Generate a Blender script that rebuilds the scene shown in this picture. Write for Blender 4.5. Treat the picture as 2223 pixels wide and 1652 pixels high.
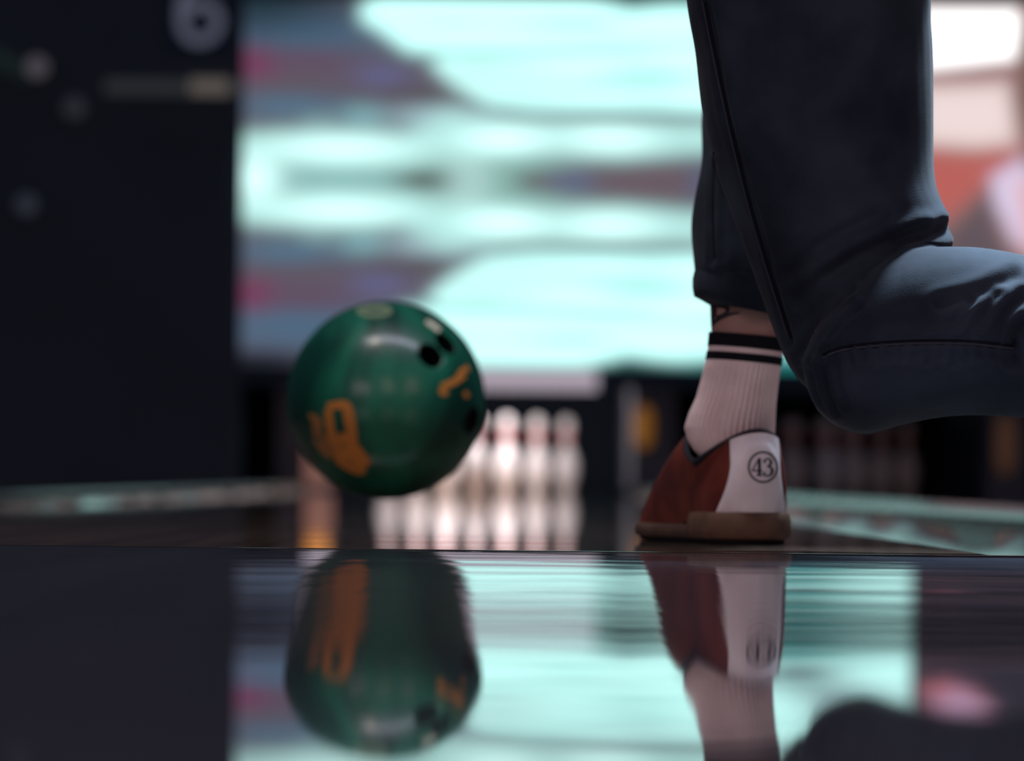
import bpy, bmesh, math, random
import numpy as np
from mathutils import Vector, Matrix
from mathutils.bvhtree import BVHTree
from mathutils.geometry import intersect_ray_tri
random.seed(7); np.random.seed(7)
for o in list(bpy.data.objects): bpy.data.objects.remove(o, do_unlink=True)
scene = bpy.context.scene
C = scene.collection

# ------------------------------------------------------------------ camera
W_PX, H_PX = 2223, 1652
F = 9400.0                     # focal length in pixels
CAM_Z = 0.051                  # camera stands just above the approach
HOR = 1045.0                   # horizon row at the picture's middle
ROLL = math.atan(0.0105)
pitch = math.atan((HOR - H_PX/2)/F)
fwd = Vector((0, math.cos(pitch), math.sin(pitch)))
up0 = Vector((0, -math.sin(pitch), math.cos(pitch)))
X0 = Vector((1, 0, 0))
right = math.cos(ROLL)*X0 + math.sin(ROLL)*up0
upv = -math.sin(ROLL)*X0 + math.cos(ROLL)*up0
CAM = Vector((0, 0, CAM_Z))
cam_d = bpy.data.cameras.new('camera'); cam = bpy.data.objects.new('camera', cam_d); C.objects.link(cam)
m = Matrix.Identity(4)
for i in range(3):
    m[i][0] = right[i]; m[i][1] = upv[i]; m[i][2] = -fwd[i]; m[i][3] = CAM[i]
cam.matrix_world = m
cam_d.sensor_width = 36; cam_d.sensor_fit = 'HORIZONTAL'
cam_d.lens = F*36/W_PX
cam_d.clip_start = 0.05; cam_d.clip_end = 200
cam_d.dof.use_dof = True; cam_d.dof.focus_distance = 3.14; cam_d.dof.aperture_fstop = 7.2
scene.camera = cam

def ray(px, py):
    return fwd + right*((px - W_PX/2)/F) + upv*(-(py - H_PX/2)/F)
def P(px, py, d):              # the point seen at a pixel, d metres down the alley
    r = ray(px, py)
    return CAM + r*(d/r.y)

# ------------------------------------------------------------------ world, lamps, added lights, exposure
world = bpy.data.worlds.new('world'); scene.world = world; world.use_nodes = True
wb = world.node_tree.nodes['Background']
wb.inputs[0].default_value = (0.015, 0.026, 0.045, 1); wb.inputs[1].default_value = 0.95

def area(name, loc, target, sx, sy, power, col):
    l = bpy.data.lights.new(name, 'AREA'); l.shape = 'RECTANGLE'; l.size = sx; l.size_y = sy
    l.energy = power; l.color = col
    o = bpy.data.objects.new(name, l); C.objects.link(o); o.location = loc
    o.rotation_euler = (Vector(target) - Vector(loc)).to_track_quat('-Z', 'Y').to_euler()
    return o
area('ceiling_lamp_cool', (0.35, 3.72, 3.4), (0.35, 3.72, 0), 3.4, 0.35, 115, (0.84, 0.82, 1.0))
area('ceiling_lamp_warm', (-0.75, 3.60, 3.35), (-0.75, 3.6, 0), 0.30, 0.30, 20, (1.0, 0.84, 0.55))
area('camera_fill', (2.4, -3.2, 2.6), (0.2, 3.5, 0.1), 6.5, 2.4, 165, (1.0, 0.60, 0.58))  # added pinkish fill from behind the camera
area('left_fill', (-1.7, 1.6, 0.9), (0.2, 3.5, 0.2), 1.2, 0.8, 14, (0.95, 0.72, 0.80))  # added lavender fill for floor bounce on the knee and thigh edge
area('pin_deck_lamp', (-0.175, 21.36, 0.62), (-0.175, 22.05, 0.04), 1.15, 0.08, 13.5, (1.0, 0.90, 0.91))
sl = bpy.data.lights.new('shin_spot', 'SPOT'); sl.energy = 6500; sl.color = (0.66, 0.84, 1.0); sl.spot_size = math.radians(10.5); sl.spot_blend = .7; sl.shadow_soft_size = .3  # added narrow beam that brightens the top of the shin
so = bpy.data.objects.new('shin_spot', sl); C.objects.link(so); so.location = (1.15, 4.6, 3.4)
so.rotation_euler = (Vector((0.47, 3.26, 0.2)) - Vector(so.location)).to_track_quat('-Z', 'Y').to_euler()

vs = scene.view_settings
vs.view_transform = 'Standard'; vs.look = 'None'; vs.gamma = 1.0; vs.exposure = 0.0
vs.use_curve_mapping = False

# ------------------------------------------------------------------ helpers
def srgb(*c):
    return tuple((v/255/12.92 if v/255 <= .04045 else ((v/255+.055)/1.055)**2.4) for v in c)
def lin(c): return np.where(c <= .04045, c/12.92, ((c+.055)/1.055)**2.4)

def mat(name, col, rough=0.5, spec=0.5, metal=0, coat=0, emit=None, estr=1, sheen=0):
    mt = bpy.data.materials.new(name); mt.use_nodes = True
    b = mt.node_tree.nodes['Principled BSDF']
    b.inputs['Base Color'].default_value = (*col, 1); b.inputs['Roughness'].default_value = rough
    b.inputs['Specular IOR Level'].default_value = spec; b.inputs['Metallic'].default_value = metal
    b.inputs['Coat Weight'].default_value = coat; b.inputs['Sheen Weight'].default_value = sheen
    if emit:
        b.inputs['Emission Color'].default_value = (*emit, 1); b.inputs['Emission Strength'].default_value = estr
    return mt
def noise_color(mt, c1, c2, scale=8, detail=4, stretch=(1,1,1), lo=.35, hi=.65, bump=0, bscale=None, bdist=.001, distortion=0):
    nt = mt.node_tree; b = nt.nodes['Principled BSDF']
    tc = nt.nodes.new('ShaderNodeTexCoord'); mp = nt.nodes.new('ShaderNodeMapping')
    mp.inputs['Scale'].default_value = stretch
    nz = nt.nodes.new('ShaderNodeTexNoise'); nz.inputs['Scale'].default_value = scale; nz.inputs['Detail'].default_value = detail
    nz.inputs['Distortion'].default_value = distortion
    rp = nt.nodes.new('ShaderNodeValToRGB')
    rp.color_ramp.elements[0].position = lo; rp.color_ramp.elements[0].color = (*c1, 1)
    rp.color_ramp.elements[1].position = hi; rp.color_ramp.elements[1].color = (*c2, 1)
    L = nt.links.new
    L(tc.outputs['Object'], mp.inputs['Vector']); L(mp.outputs[0], nz.inputs['Vector'])
    L(nz.outputs['Fac'], rp.inputs[0]); L(rp.outputs[0], b.inputs['Base Color'])
    if bump:
        n2 = nt.nodes.new('ShaderNodeTexNoise'); n2.inputs['Scale'].default_value = bscale or scale; n2.inputs['Detail'].default_value = 3
        bp = nt.nodes.new('ShaderNodeBump'); bp.inputs['Strength'].default_value = bump; bp.inputs['Distance'].default_value = bdist
        L(tc.outputs['Object'], n2.inputs['Vector']); L(n2.outputs['Fac'], bp.inputs['Height']); L(bp.outputs[0], b.inputs['Normal'])
    return mt

def root_loc(o):
    v = Vector((0,0,0))
    while o is not None:
        v += o.location; o = o.parent
    return v
def build(name, verts, faces, mt, parent=None, smooth=True, loc=None):
    """one mesh object; verts are world coordinates"""
    me = bpy.data.meshes.new(name)
    base = root_loc(parent) if parent else (Vector(loc) if loc is not None else Vector((0,0,0)))
    me.from_pydata([tuple(Vector(v) - base) for v in verts], [], [tuple(f) for f in faces])
    me.update()
    if smooth: me.polygons.foreach_set('use_smooth', [True]*len(me.polygons))
    o = bpy.data.objects.new(name, me); C.objects.link(o)
    if mt: me.materials.append(mt)
    if parent: o.parent = parent
    elif loc is not None: o.location = loc
    return o
def thing(name, label, cat, loc, group=None):
    o = bpy.data.objects.new(name, None); C.objects.link(o); o.location = loc
    o.empty_display_size = .05
    o['label'] = label; o['category'] = cat
    if group: o['group'] = group
    return o
def tag(o, label, cat, group=None):
    o['label'] = label; o['category'] = cat
    if group: o['group'] = group
    return o
def struct(o, label=None, cat=None):
    o['kind'] = 'structure'
    if label: o['label'] = label
    if cat: o['category'] = cat
    return o
def box_vf(x0, x1, y0, y1, z0, z1, b=0.0):
    bm = bmesh.new(); bmesh.ops.create_cube(bm, size=1)
    for v in bm.verts:
        v.co = Vector(((x0+x1)/2 + v.co.x*(x1-x0), (y0+y1)/2 + v.co.y*(y1-y0), (z0+z1)/2 + v.co.z*(z1-z0)))
    if b: bmesh.ops.bevel(bm, geom=bm.edges[:], offset=b, segments=2, affect='EDGES')
    bm.verts.index_update()
    vs_ = [v.co.copy() for v in bm.verts]; fs = [[v.index for v in f.verts] for f in bm.faces]; bm.free()
    return vs_, fs
def box(name, x0, x1, y0, y1, z0, z1, mt, parent=None, b=0.0, loc=None):
    v, f = box_vf(x0, x1, y0, y1, z0, z1, b)
    return build(name, v, f, mt, parent, smooth=False, loc=loc)
def loft(rings, closed_ends=True):
    n = len(rings[0]); vs_ = [p for r in rings for p in r]; fs = []
    for i in range(len(rings)-1):
        for k in range(n):
            a = i*n+k; b_ = i*n+(k+1)%n
            fs.append((a, b_, b_+n, a+n))
    if closed_ends:
        fs.append(tuple(range(n-1, -1, -1))); fs.append(tuple(range((len(rings)-1)*n, len(rings)*n)))
    return vs_, fs
def ellipse(c, a1, a2, n=32, rib=0, nr=0, pw=1.0):
    out = []
    for k in range(n):
        t = 2*math.pi*k/n; s = 1 + rib*math.cos(nr*t)
        ct, st = math.cos(t), math.sin(t)
        ct = math.copysign(abs(ct)**pw, ct); st = math.copysign(abs(st)**pw, st)
        out.append(c + a1*ct*s + a2*st*s)
    return out
def tube(points, r, n=8):
    rings = []
    for i, p in enumerate(points):
        p = Vector(p); q0 = Vector(points[max(i-1, 0)]); q1 = Vector(points[min(i+1, len(points)-1)])
        t = (q1-q0).normalized(); a = t.orthogonal().normalized() if abs(t.z) > .9 else t.cross(Vector((0,0,1))).normalized()
        b_ = t.cross(a); rr = r[i] if hasattr(r, '__len__') else r
        rings.append(ellipse(p, a*rr, b_*rr, n))
    return loft(rings)
def catmull(pts, m_=6):
    pts = [np.array(p, float) for p in pts]; out = []
    for i in range(len(pts)-1):
        p0 = pts[max(i-1,0)]; p1 = pts[i]; p2 = pts[i+1]; p3 = pts[min(i+2,len(pts)-1)]
        for k in range(m_):
            t = k/m_
            out.append(.5*((2*p1)+(-p0+p2)*t+(2*p0-5*p1+4*p2-p3)*t*t+(-p0+3*p1-3*p2+p3)*t**3))
    out.append(pts[-1]); return out

# ------------------------------------------------------------------ measures of the place
FOUL = 3.2                     # foul line
LX = -0.175                    # middle of the lane
HALF = 0.53; GUT = 0.235; DIV = 0.22; PITCH = 2*(HALF+GUT)+DIV
MASK = 21.15                   # front of the masking units and screens
BACK = 23.4

M_appr = mat('approach_lacquer', (0.022,0.019,0.021), 0.02, 0.5)
noise_color(M_appr, (0.050,0.054,0.072), (0.070,0.073,0.092), 3, 3, (6,.4,1))
M_lane = mat('lane_lacquer', (0.03,0.024,0.022), 0.03, 0.5)
noise_color(M_lane, (0.09,0.066,0.054), (0.15,0.108,0.085), 4, 3, (9,.15,1))
M_gut = mat('gutter_plastic', (0.008,0.016,0.018), 0.19, 0.45)
M_cap = mat('divider_cap', (0.016,0.018,0.020), 0.22, 0.4)
M_foul = mat('foul_line_strip', (0.004,0.004,0.005), 0.25, 0.4)
M_wall = mat('dark_wall_paint', (0.22,0.25,0.29), 0.9, 0.1); noise_color(M_wall, (0.092,0.120,0.152), (0.115,0.146,0.185), 1.3, 3)
M_curtain = mat('pit_curtain', (0.016,0.022,0.032), 0.95, 0.05)
M_head = mat('header_black', (0.07,0.105,0.165), 0.9, 0.1)
M_part = mat('partition_grey', (0.16,0.17,0.20), 0.7, 0.2); noise_color(M_part, (0.13,0.14,0.17), (0.19,0.2,0.23), 5, 3)

# ------------------------------------------------------------------ setting: approach, lanes, gutters, dividers
def waves(x, y, seed, n=46, lmin=.030, lmax=.20, slope=.0015):
    rs = np.random.RandomState(seed); z = np.zeros_like(x)
    for _ in range(n):
        lam = math.exp(rs.uniform(math.log(lmin), math.log(lmax))); k = 2*math.pi/lam
        an = rs.normal(0, .38)
        z += (slope*math.sqrt(2/n)/k)*np.sin(k*math.cos(an)*y + k*math.sin(an)*x + rs.uniform(0, 6.28))
    return z
def sheet(name, xs, ys, zf, mt):
    Xg, Yg = np.meshgrid(xs, ys); Zg = zf(Xg, Yg)
    nx, ny = len(xs), len(ys)
    v = np.stack([Xg, Yg, Zg], -1).reshape(-1, 3)
    f = [(j*nx+i, j*nx+i+1, (j+1)*nx+i+1, (j+1)*nx+i) for j in range(ny-1) for i in range(nx-1)]
    me = bpy.data.meshes.new(name); me.from_pydata(v.tolist(), [], f); me.update()
    me.polygons.foreach_set('use_smooth', [True]*len(f)); me.materials.append(mt)
    o = bpy.data.objects.new(name, me); C.objects.link(o); return o
# the lacquered approach is not dead flat: it dips before the foul line and rises to it
sl_d = np.array([-3, .4, .80, 1.03, 1.39, 1.65, 1.96, 2.2, 2.46, 2.74, 3.0, 3.2])
sl_v = np.array([0, 0.0004, 0.0004, -.0008, -.0034, -.0026, .0008, .0040, .0066, .0068, .0058, .0045])
dd = np.linspace(-3, 3.2, 3000); ss = np.interp(dd, sl_d, sl_v)
ker = np.hanning(90); ker /= ker.sum(); ss = np.convolve(np.pad(ss, 45, mode='edge'), ker, 'same')[45:-45]
prof = np.cumsum(ss)*(dd[1]-dd[0]); prof -= prof[-1]
def appr_z(x, y): return np.interp(y, dd, prof) + waves(x, y, 3)
ys = np.concatenate([np.linspace(-3, .5, 12)[:-1], np.arange(.5, FOUL-.0201, .008), [FOUL-.02]])
xs = np.concatenate([[-5, -3, -1.8], np.arange(-1.2, 1.21, .03), [1.8, 3, 5]])
struct(sheet('floor', xs, ys, appr_z, M_appr), 'dark glossy lacquered bowling approach in the foreground', 'floor')
foul = box('trim_1', -5, 5, FOUL-.02, FOUL, -.03, .0002, M_foul); struct(foul, 'thin black foul line across the end of the approach', 'foul line')

def lane(cx, name, label):
    lx = np.linspace(cx-HALF, cx+HALF, 30)
    ly = np.concatenate([np.arange(FOUL, 7, .03), np.linspace(7, FOUL+18, 110)])
    def z(x, y): return waves(x, y, int(cx*10)+90, 30, .12, .5, .00035)*np.clip((9-y)/4, 0.0, 1)
    return struct(sheet(name, lx, ly, z, M_lane), label, 'lane')
lane(LX, 'bowling_lane', 'glossy dark bowling lane leading to the lit pins')
lane(LX+PITCH, 'bowling_lane', 'glossy dark bowling lane on the right under the jeans knee')
lane(LX-PITCH, 'bowling_lane', 'dark bowling lane on the left before the black wall')
M_deck = mat('pin_deck_maple', (.5,.36,.27), .06, .5); noise_color(M_deck, (.42,.30,.22), (.56,.41,.30), 5, 3, (9,.3,1))
for cx, lab in ((LX, 'pale wooden pin deck under the lit pins'), (LX+PITCH, 'unlit wooden pin deck under the dim pins')):
    struct(box('pin_deck', cx-HALF, cx+HALF, FOUL+18, BACK-.2, -.05, 0.0, M_deck), lab, 'pin deck')
def gutter(x0, x1, label):
    rings = []
    n = 15; prf = []
    for k in range(n):
        t = math.pi*k/(n-1)
        prf.append(((x0+x1)/2 - math.cos(t)*(x1-x0)/2, -0.072*math.sin(t)**.8 - .001))
    v = []; f = []
    gy = list(np.linspace(FOUL, BACK-.2, 200)); rs = np.random.RandomState(int(abs(x0)*100))
    for j, y in enumerate(gy):
        wob = .008*math.sin(y*2.1+x0*7) + .006*math.sin(y*4.7+x0) + .004*math.sin(y*8.3+x0*3)
        for (x, z) in prf: v.append((x + wob*(-z/.07), y, z))
    for j in range(len(gy)-1):
        for k in range(n-1): f.append((j*n+k, j*n+k+1, (j+1)*n+k+1, (j+1)*n+k))
    return struct(build('gutter', v, f, M_gut), label, 'gutter')
def divider(x0, x1, label):
    v = []; f = []
    prf = [(x0, -.08), (x0, .012), (x0+.012, .020), ((x0+x1)/2, .024), (x1-.012, .020), (x1, .012), (x1, -.08)]
    for y in (FOUL, BACK-.2):
        for (x, z) in prf: v.append((x, y, z))
    for k in range(6): f.append((k, k+1, k+8, k+7))
    f.append(tuple(range(6,-1,-1))); f.append(tuple(range(7,14)))
    return struct(build('lane_divider', v, f, M_cap, smooth=False), label, 'divider')
for i, side in ((-1, 'left'), (0, 'middle'), (1, 'right')):
    cx = LX + i*PITCH
    gutter(cx-HALF-GUT, cx-HALF, 'black gutter along the left edge of the %s lane' % side)
    gutter(cx+HALF, cx+HALF+GUT, 'black gutter along the right edge of the %s lane' % side)
divider(LX+HALF+GUT, LX+HALF+GUT+DIV, 'dark capping strip between the middle and right lanes')
divider(LX-HALF-GUT-DIV, LX-HALF-GUT, 'dark capping strip between the middle and left lanes')
box_sub = box('floor_base', -9, 9, FOUL, BACK+.3, -.25, -.09, M_cap); struct(box_sub, 'dark ground below the lanes and gutters', 'floor')

# back of the hall
struct(box('wall_back', -9, 9, BACK, BACK+.2, -.1, 5.5, M_curtain), 'black curtain wall behind the pins', 'wall')
xl = P(527, 400, MASK).x
struct(box('wall_left', -9, xl, MASK+.02, MASK+.16, -.08, 5.5, M_wall), 'dark unlit wall panel left of the glowing screen', 'wall')
ztop = P(1111, -2, MASK).z
struct(box('trim_2', xl, 9, MASK-.04, MASK+.3, ztop, 5.5, M_head), 'dark header above the glowing screens', 'header')
struct(box('trim_3', xl, 9, MASK+.10, MASK+.16, P(1111, 848, MASK).z+.02, ztop, M_head), 'dark backing panel that carries the screens', 'panel')

# partitions between the pits (kickbacks)
for i, (cx, lab) in enumerate(((LX+HALF+GUT+DIV/2, 'grey partition between the lit pins and the dim right pins'),
                               (LX-HALF-GUT-DIV/2, 'grey partition on the left side of the lit pin deck'),
                               (LX+PITCH+HALF+GUT+DIV/2, 'grey partition at the far right of the dim pin deck'))):
    struct(box('pit_partition', cx-DIV/2+.005, cx+DIV/2-.005, MASK+.17, BACK-.05, -.02, .575, M_part), lab, 'partition')

# ------------------------------------------------------------------ LED screens
def smooth_el(X, Y, cx, cy, rx, ry, p=1.6):
    return np.exp(-(((X-cx)/rx)**2 + ((Y-cy)/ry)**2)**p)
def paint(img, m_, col, gain=1.0):
    c = lin(np.array(col, float)/255)*gain
    img[...] = img*(1-m_[..., None]) + c*m_[..., None]
def poly_mask(X, Y, pts, soft):
    """soft polygon mask, even-odd with distance falloff"""
    inside = np.zeros(X.shape, bool); dist = np.full(X.shape, 1e9)
    n = len(pts)
    for i in range(n):
        x1, y1 = pts[i]; x2, y2 = pts[(i+1) % n]
        cond = ((y1 > Y) != (y2 > Y)) & (X < (x2-x1)*(Y-y1)/((y2-y1) if y2 != y1 else 1e-9) + x1)
        inside ^= cond
        L2 = (x2-x1)**2+(y2-y1)**2 + 1e-9
        t = np.clip(((X-x1)*(x2-x1)+(Y-y1)*(y2-y1))/L2, 0, 1)
        dist = np.minimum(dist, np.hypot(X-x1-t*(x2-x1), Y-y1-t*(y2-y1)))
    sd = np.where(inside, dist, -dist)
    return 1/(1+np.exp(-sd/soft))
CY = 395.0
CYAN = (226, 255, 252)
def main_image(X, Y):
    """mountains mirrored in a lake, all in cyan light"""
    Z = np.abs(Y-CY)                       # mirrored about the middle row
    img = np.zeros(X.shape+(3,)); img[...] = lin(np.array((92, 86, 100))/255)
    def zx(x): return 500 + x*.5024
    def zz(y): return y*.5024 - CY
    def E(x, y, rx, ry, col, a=1, g=1, p=1.2): paint(img, a*smooth_el(X, Z, zx(x), zz(y), rx*.5024, ry*.5024, p), col, np.array([g*.95, g*1.12, g*1.10]) if col == CYAN else g)
    # left lower greys, magenta and blue
    E(300, 1420, 420, 120, (78, 104, 128)); E(260, 1100, 260, 60, (84, 112, 134)); E(420, 1210, 500, 45, (96, 86, 98))
    E(100, 1290, 120, 62, (128, 46, 88)); E(330, 1300, 260, 50, (98, 78, 98)); E(650, 1235, 130, 50, (98, 98, 136))
    E(570, 1055, 110, 60, (120, 165, 172)); E(380, 1030, 90, 40, (120, 150, 155)); E(900, 1060, 220, 60, (158, 188, 196))
    E(900, 1160, 240, 40, (88, 84, 92)); E(100, 1570, 330, 45, (34, 38, 48)); 
    # centre greens and browns
    E(500, 800, 560, 90, (140, 188, 184)); E(1180, 800, 330, 140, (136, 180, 172)); E(1020, 800, 120, 230, (172, 210, 206))
    E(830, 786, 130, 38, (78, 80, 74)); E(1330, 786, 120, 30, (88, 98, 90))
    paint(img, poly_mask(X, Z, [(zx(1280), -30), (zx(1280), zz(800)), (zx(1500), zz(835)), (zx(1870), zz(878)), (zx(2050), zz(850)), (zx(2300), zz(820)), (zx(2300), -30)], 7), (104, 88, 96))
    E(1480, 790, 110, 42, (94, 104, 130)); E(2040, 800, 70, 60, (92, 96, 122))
    # bright bands either side of the middle
    paint(img, poly_mask(X, Z, [(zx(-60), zz(860)), (zx(420), zz(845)), (zx(760), zz(850)), (zx(960), zz(890)), (zx(1300), zz(905)), (zx(1700), zz(890)), (zx(2300), zz(930)), (zx(2960), zz(900)), (zx(2960), zz(1030)), (zx(2040), zz(1048)), (zx(1300), zz(1050)), (zx(930), zz(1075)), (zx(740), zz(985)), (zx(200), zz(990)), (zx(-60), zz(970))], 9), (182, 226, 222), np.array([1, 1.08, 1.06]))
    E(480, 920, 300, 62, CYAN, 1, 1.15); E(1180, 965, 200, 62, CYAN, 1, 1.2); E(1640, 975, 210, 66, CYAN, 1, 1.1); E(90, 786, 130, 105, CYAN, 1, 1.2)
    E(2350, 980, 260, 50, CYAN)
    # the big bright slope
    slope = [(zx(870), zz(1292)), (zx(960), zz(1210)), (zx(1120), zz(1115)), (zx(1300), zz(1088)), (zx(2960), zz(1090)), (zx(2960), zz(1592)),
             (zx(640), zz(1592)), (zx(560), zz(1540)), (zx(555), zz(1480)), (zx(640), zz(1430)), (zx(760), zz(1345)), (zx(900), zz(1322))]
    mk = poly_mask(X, Z, slope, 7); hot = lin(np.array(CYAN)/255)*np.array([1.0, 1.36, 1.33])
    img[...] = img*(1-mk[..., None]) + hot*mk[..., None]
    E(1040, 1335, 260, 17, (112, 172, 166), .9); E(1500, 1350, 380, 14, (160, 222, 216), .8); E(1800, 1245, 220, 22, (120, 196, 188), .85)
    E(1480, 1470, 190, 15, (112, 196, 190), .8); E(1700, 1072, 420, 20, (92, 110, 112), .95); E(1250, 1068, 180, 14, (110, 130, 130), .7); E(2300, 1390, 300, 20, (140, 210, 205), .7)
    E(1200, 1230, 220, 60, (205, 242, 238), .6)
    rs = np.random.RandomState(11)
    for _ in range(26):
        ex, ey = rs.uniform(900, 2900), rs.uniform(1110, 1570)
        paint(img, .55*mk*smooth_el(X, Z, zx(ex), zz(ey), rs.uniform(60, 190), rs.uniform(4, 11), 1.1), (176, 230, 226))
    # bottom corner, dark teal dip
    paint(img, poly_mask(X, Z, [(zx(1500), zz(1640)), (zx(1590), zz(1575)), (zx(1720), zz(1535)), (zx(1900), zz(1560)), (zx(2150), zz(1580)), (zx(2960), zz(1575)), (zx(2960), zz(1640))], 6), (0, 60, 62))
    E(2480, 1440, 190, 60, (96, 112, 118), .95); E(2420, 1566, 330, 40, (0, 128, 128)); E(2700, 1300, 240, 90, (120, 130, 140), .9); E(2150, 1575, 160, 22, (0, 110, 110))
    # top-left corner of the picture is darker
    d = (Y < CY)*smooth_el(X, Y, 520, 20, 260, 70, 1.2)*.8*(1-mk); paint(img, d, (18, 46, 56))
    return img
def side_image(X, Y):
    """pale faces in pink and orange light"""
    img = np.zeros(X.shape+(3,)); img[...] = lin(np.array((150, 112, 110))/255)
    def poly(p, col, s=7, g=1): paint(img, poly_mask(X, Y, p, s), col, g)
    poly([(1990, 165), (2200, 150), (2200, 185), (1990, 185)], (140, 95, 98))
    poly([(1990, 190), (2185, 180), (2200, 240), (2203, 315), (2130, 325), (1990, 318)], (240, 220, 218), 9)
    poly([(1990, 325), (2100, 335), (2215, 322), (2180, 380), (2100, 440), (2060, 475), (1990, 470)], (186, 98, 92), 9)
    poly([(2060, 500), (2130, 430), (2160, 410), (2165, 480), (2210, 590), (2000, 590)], (96, 84, 90), 9)
    poly([(2152, 385), (2215, 345), (2260, 400), (2260, 560), (2200, 520), (2160, 440)], (222, 208, 236), 7)
    poly([(2210, 400), (2330, 380), (2330, 560), (2235, 540)], (225, 170, 172), 10)
    poly([(2212, 60), (2226, 40), (2330, 30), (2330, 340), (2235, 330), (2206, 230)], (118, 92, 86), 6)
    poly([(1990, 22), (2205, 20), (2212, 60), (2200, 128), (2120, 138), (2020, 150), (1990, 152)], (255, 255, 255), 5, 1.6)
    poly([(1990, 585), (2500, 585), (2500, 800), (1990, 800)], (44, 42, 54), 10)
    poly([(1995, 700), (2080, 615), (2160, 640), (2130, 690), (2060, 725)], (186, 112, 122), 8)
    poly([(2030, 650), (2130, 600), (2160, 640), (2090, 690)], (205, 170, 205), 10)
    return img
def screen(px0, px1, py0, py1, fn, label, ni, nj, gain=1.0):
    cx = (px0+px1)/2; cy = (py0+py1)/2
    pos = P(cx, cy, MASK); x0 = P(px0, cy, MASK).x; x1 = P(px1, cy, MASK).x
    z1 = P(cx, py0, MASK).z; z0 = P(cx, py1, MASK).z
    t = thing('led_screen', label, 'screen', (pos.x, MASK, z0), 'screens above the pins')
    xs = np.linspace(x0, x1, ni); zs = np.linspace(z0, z1, nj)
    Xg, Zg = np.meshgrid(xs, zs)
    PX = px0 + (Xg-x0)/(x1-x0)*(px1-px0); PY = py1 + (Zg-z0)/(z1-z0)*(py0-py1)
    img = fn(PX, PY)*gain
    v = np.stack([Xg, np.full_like(Xg, MASK), Zg], -1).reshape(-1, 3)
    f = [(j*ni+i, j*ni+i+1, (j+1)*ni+i+1, (j+1)*ni+i) for j in range(nj-1) for i in range(ni-1)]
    mt = bpy.data.materials.new('led_picture'); mt.use_nodes = True
    nt = mt.node_tree; b = nt.nodes['Principled BSDF']; b.inputs['Base Color'].default_value = (.01,.01,.01,1); b.inputs['Roughness'].default_value = .6
    at = nt.nodes.new('ShaderNodeAttribute'); at.attribute_name = 'picture'
    nt.links.new(at.outputs['Color'], b.inputs['Emission Color']); b.inputs['Emission Strength'].default_value = 1.0
    o = build('display', v.tolist(), f, mt, t, smooth=False)
    ca = o.data.color_attributes.new('picture', 'FLOAT_COLOR', 'POINT')
    ca.data.foreach_set('color', np.concatenate([img.reshape(-1, 3), np.ones((ni*nj, 1))], 1).astype(np.float32).ravel())
    box('casing', x0, x1, MASK+.004, MASK+.09, z0, z1, M_head, t)
    return t
screen(527, 1988, -2, 799, main_image, 'huge glowing cyan screen with mirrored mountains above the pins', 240, 132)
screen(1996, 2330, 4, 790, side_image, 'pink and white lit screen behind the bent jeans leg', 70, 110)

# pale strip under the screen, orange lamps on the partitions
xa, xb = P(668, 826, MASK).x, P(1296, 826, MASK).x
za, zb = P(1111, 845, MASK).z, P(1111, 804, MASK).z
M_strip = mat('strip_diffuser', (.6,.58,.62), .6, .3, emit=srgb(172, 160, 172), estr=.95)
t = thing('light_strip', 'pale glowing strip under the cyan screen above the pins', 'light', ((xa+xb)/2, MASK, za))
box('diffuser', xa, xb, MASK-.03, MASK+.03, za, zb, M_strip, t, .006)
box('housing', xa-.03, xb+.03, MASK+.03, MASK+.12, za-.005, zb, M_head, t, .004)
M_or = mat('orange_lens', (.4,.16,.03), .4, .4, emit=(1.0, .40, .05), estr=.14)
M_or2 = mat('orange_lens_bright', (.5,.2,.05), .4, .4, emit=(1.0, .38, .08), estr=.62)
M_or3 = mat('orange_lens_dim', (.3,.12,.05), .4, .4, emit=(1.0, .5, .3), estr=.03)
def orange_lamp(px, y0, y1, w, mt, label):
    a = P(px, y1, MASK+.13); b_ = P(px, y0, MASK+.13)
    t = thing('marker_lamp', label, 'lamp', (a.x, MASK+.15, a.z), 'orange lamps beside the pin decks')
    hw = w/2
    rings = []
    for yy, s in ((0.0, 1), (-.02, .97), (-.035, .8), (-.042, .45)):
        rings.append(ellipse(Vector((a.x, MASK+.15+yy, (a.z+b_.z)/2)), Vector((hw*s, 0, 0)), Vector((0, 0, (b_.z-a.z)/2*(.85+.15*s))), 24, pw=.7))
    v, f = loft(rings); build('lens', v, f, mt, t)
    box('back_plate', a.x-hw*1.25, a.x+hw*1.25, MASK+.15, MASK+.17, a.z-.02, b_.z+.02, M_part, t, .004)
orange_lamp(1397, 882, 972, .085, M_or, 'orange marker lamp right of the lit pins beside the red shoe')
orange_lamp(690, 905, 962, .115, M_or2, 'orange marker lamp hidden behind the green ball left of the pins')
orange_lamp(2183, 900, 1030, .10, M_or3, 'faint brownish marker lamp at the far right below the knee')

# added bounce of the pin light, pinkish cover below the left lamp
a, b_ = P(662, 1052, MASK+.12), P(722, 968, MASK+.12)
t = thing('pin_bounce', 'added dull pink cover beside the lit pins, lower left of the ball', 'glow', ((a.x+b_.x)/2, MASK+.15, a.z))
box('panel', a.x, b_.x, MASK+.14, MASK+.155, a.z, b_.z, mat('pink_bounce', (.5,.34,.3), .6, emit=srgb(128, 88, 78), estr=.8), t, .004)
box('bracket', a.x+.03, b_.x-.03, MASK+.155, MASK+.17, a.z+.01, b_.z-.01, M_part, t, .003)

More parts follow.
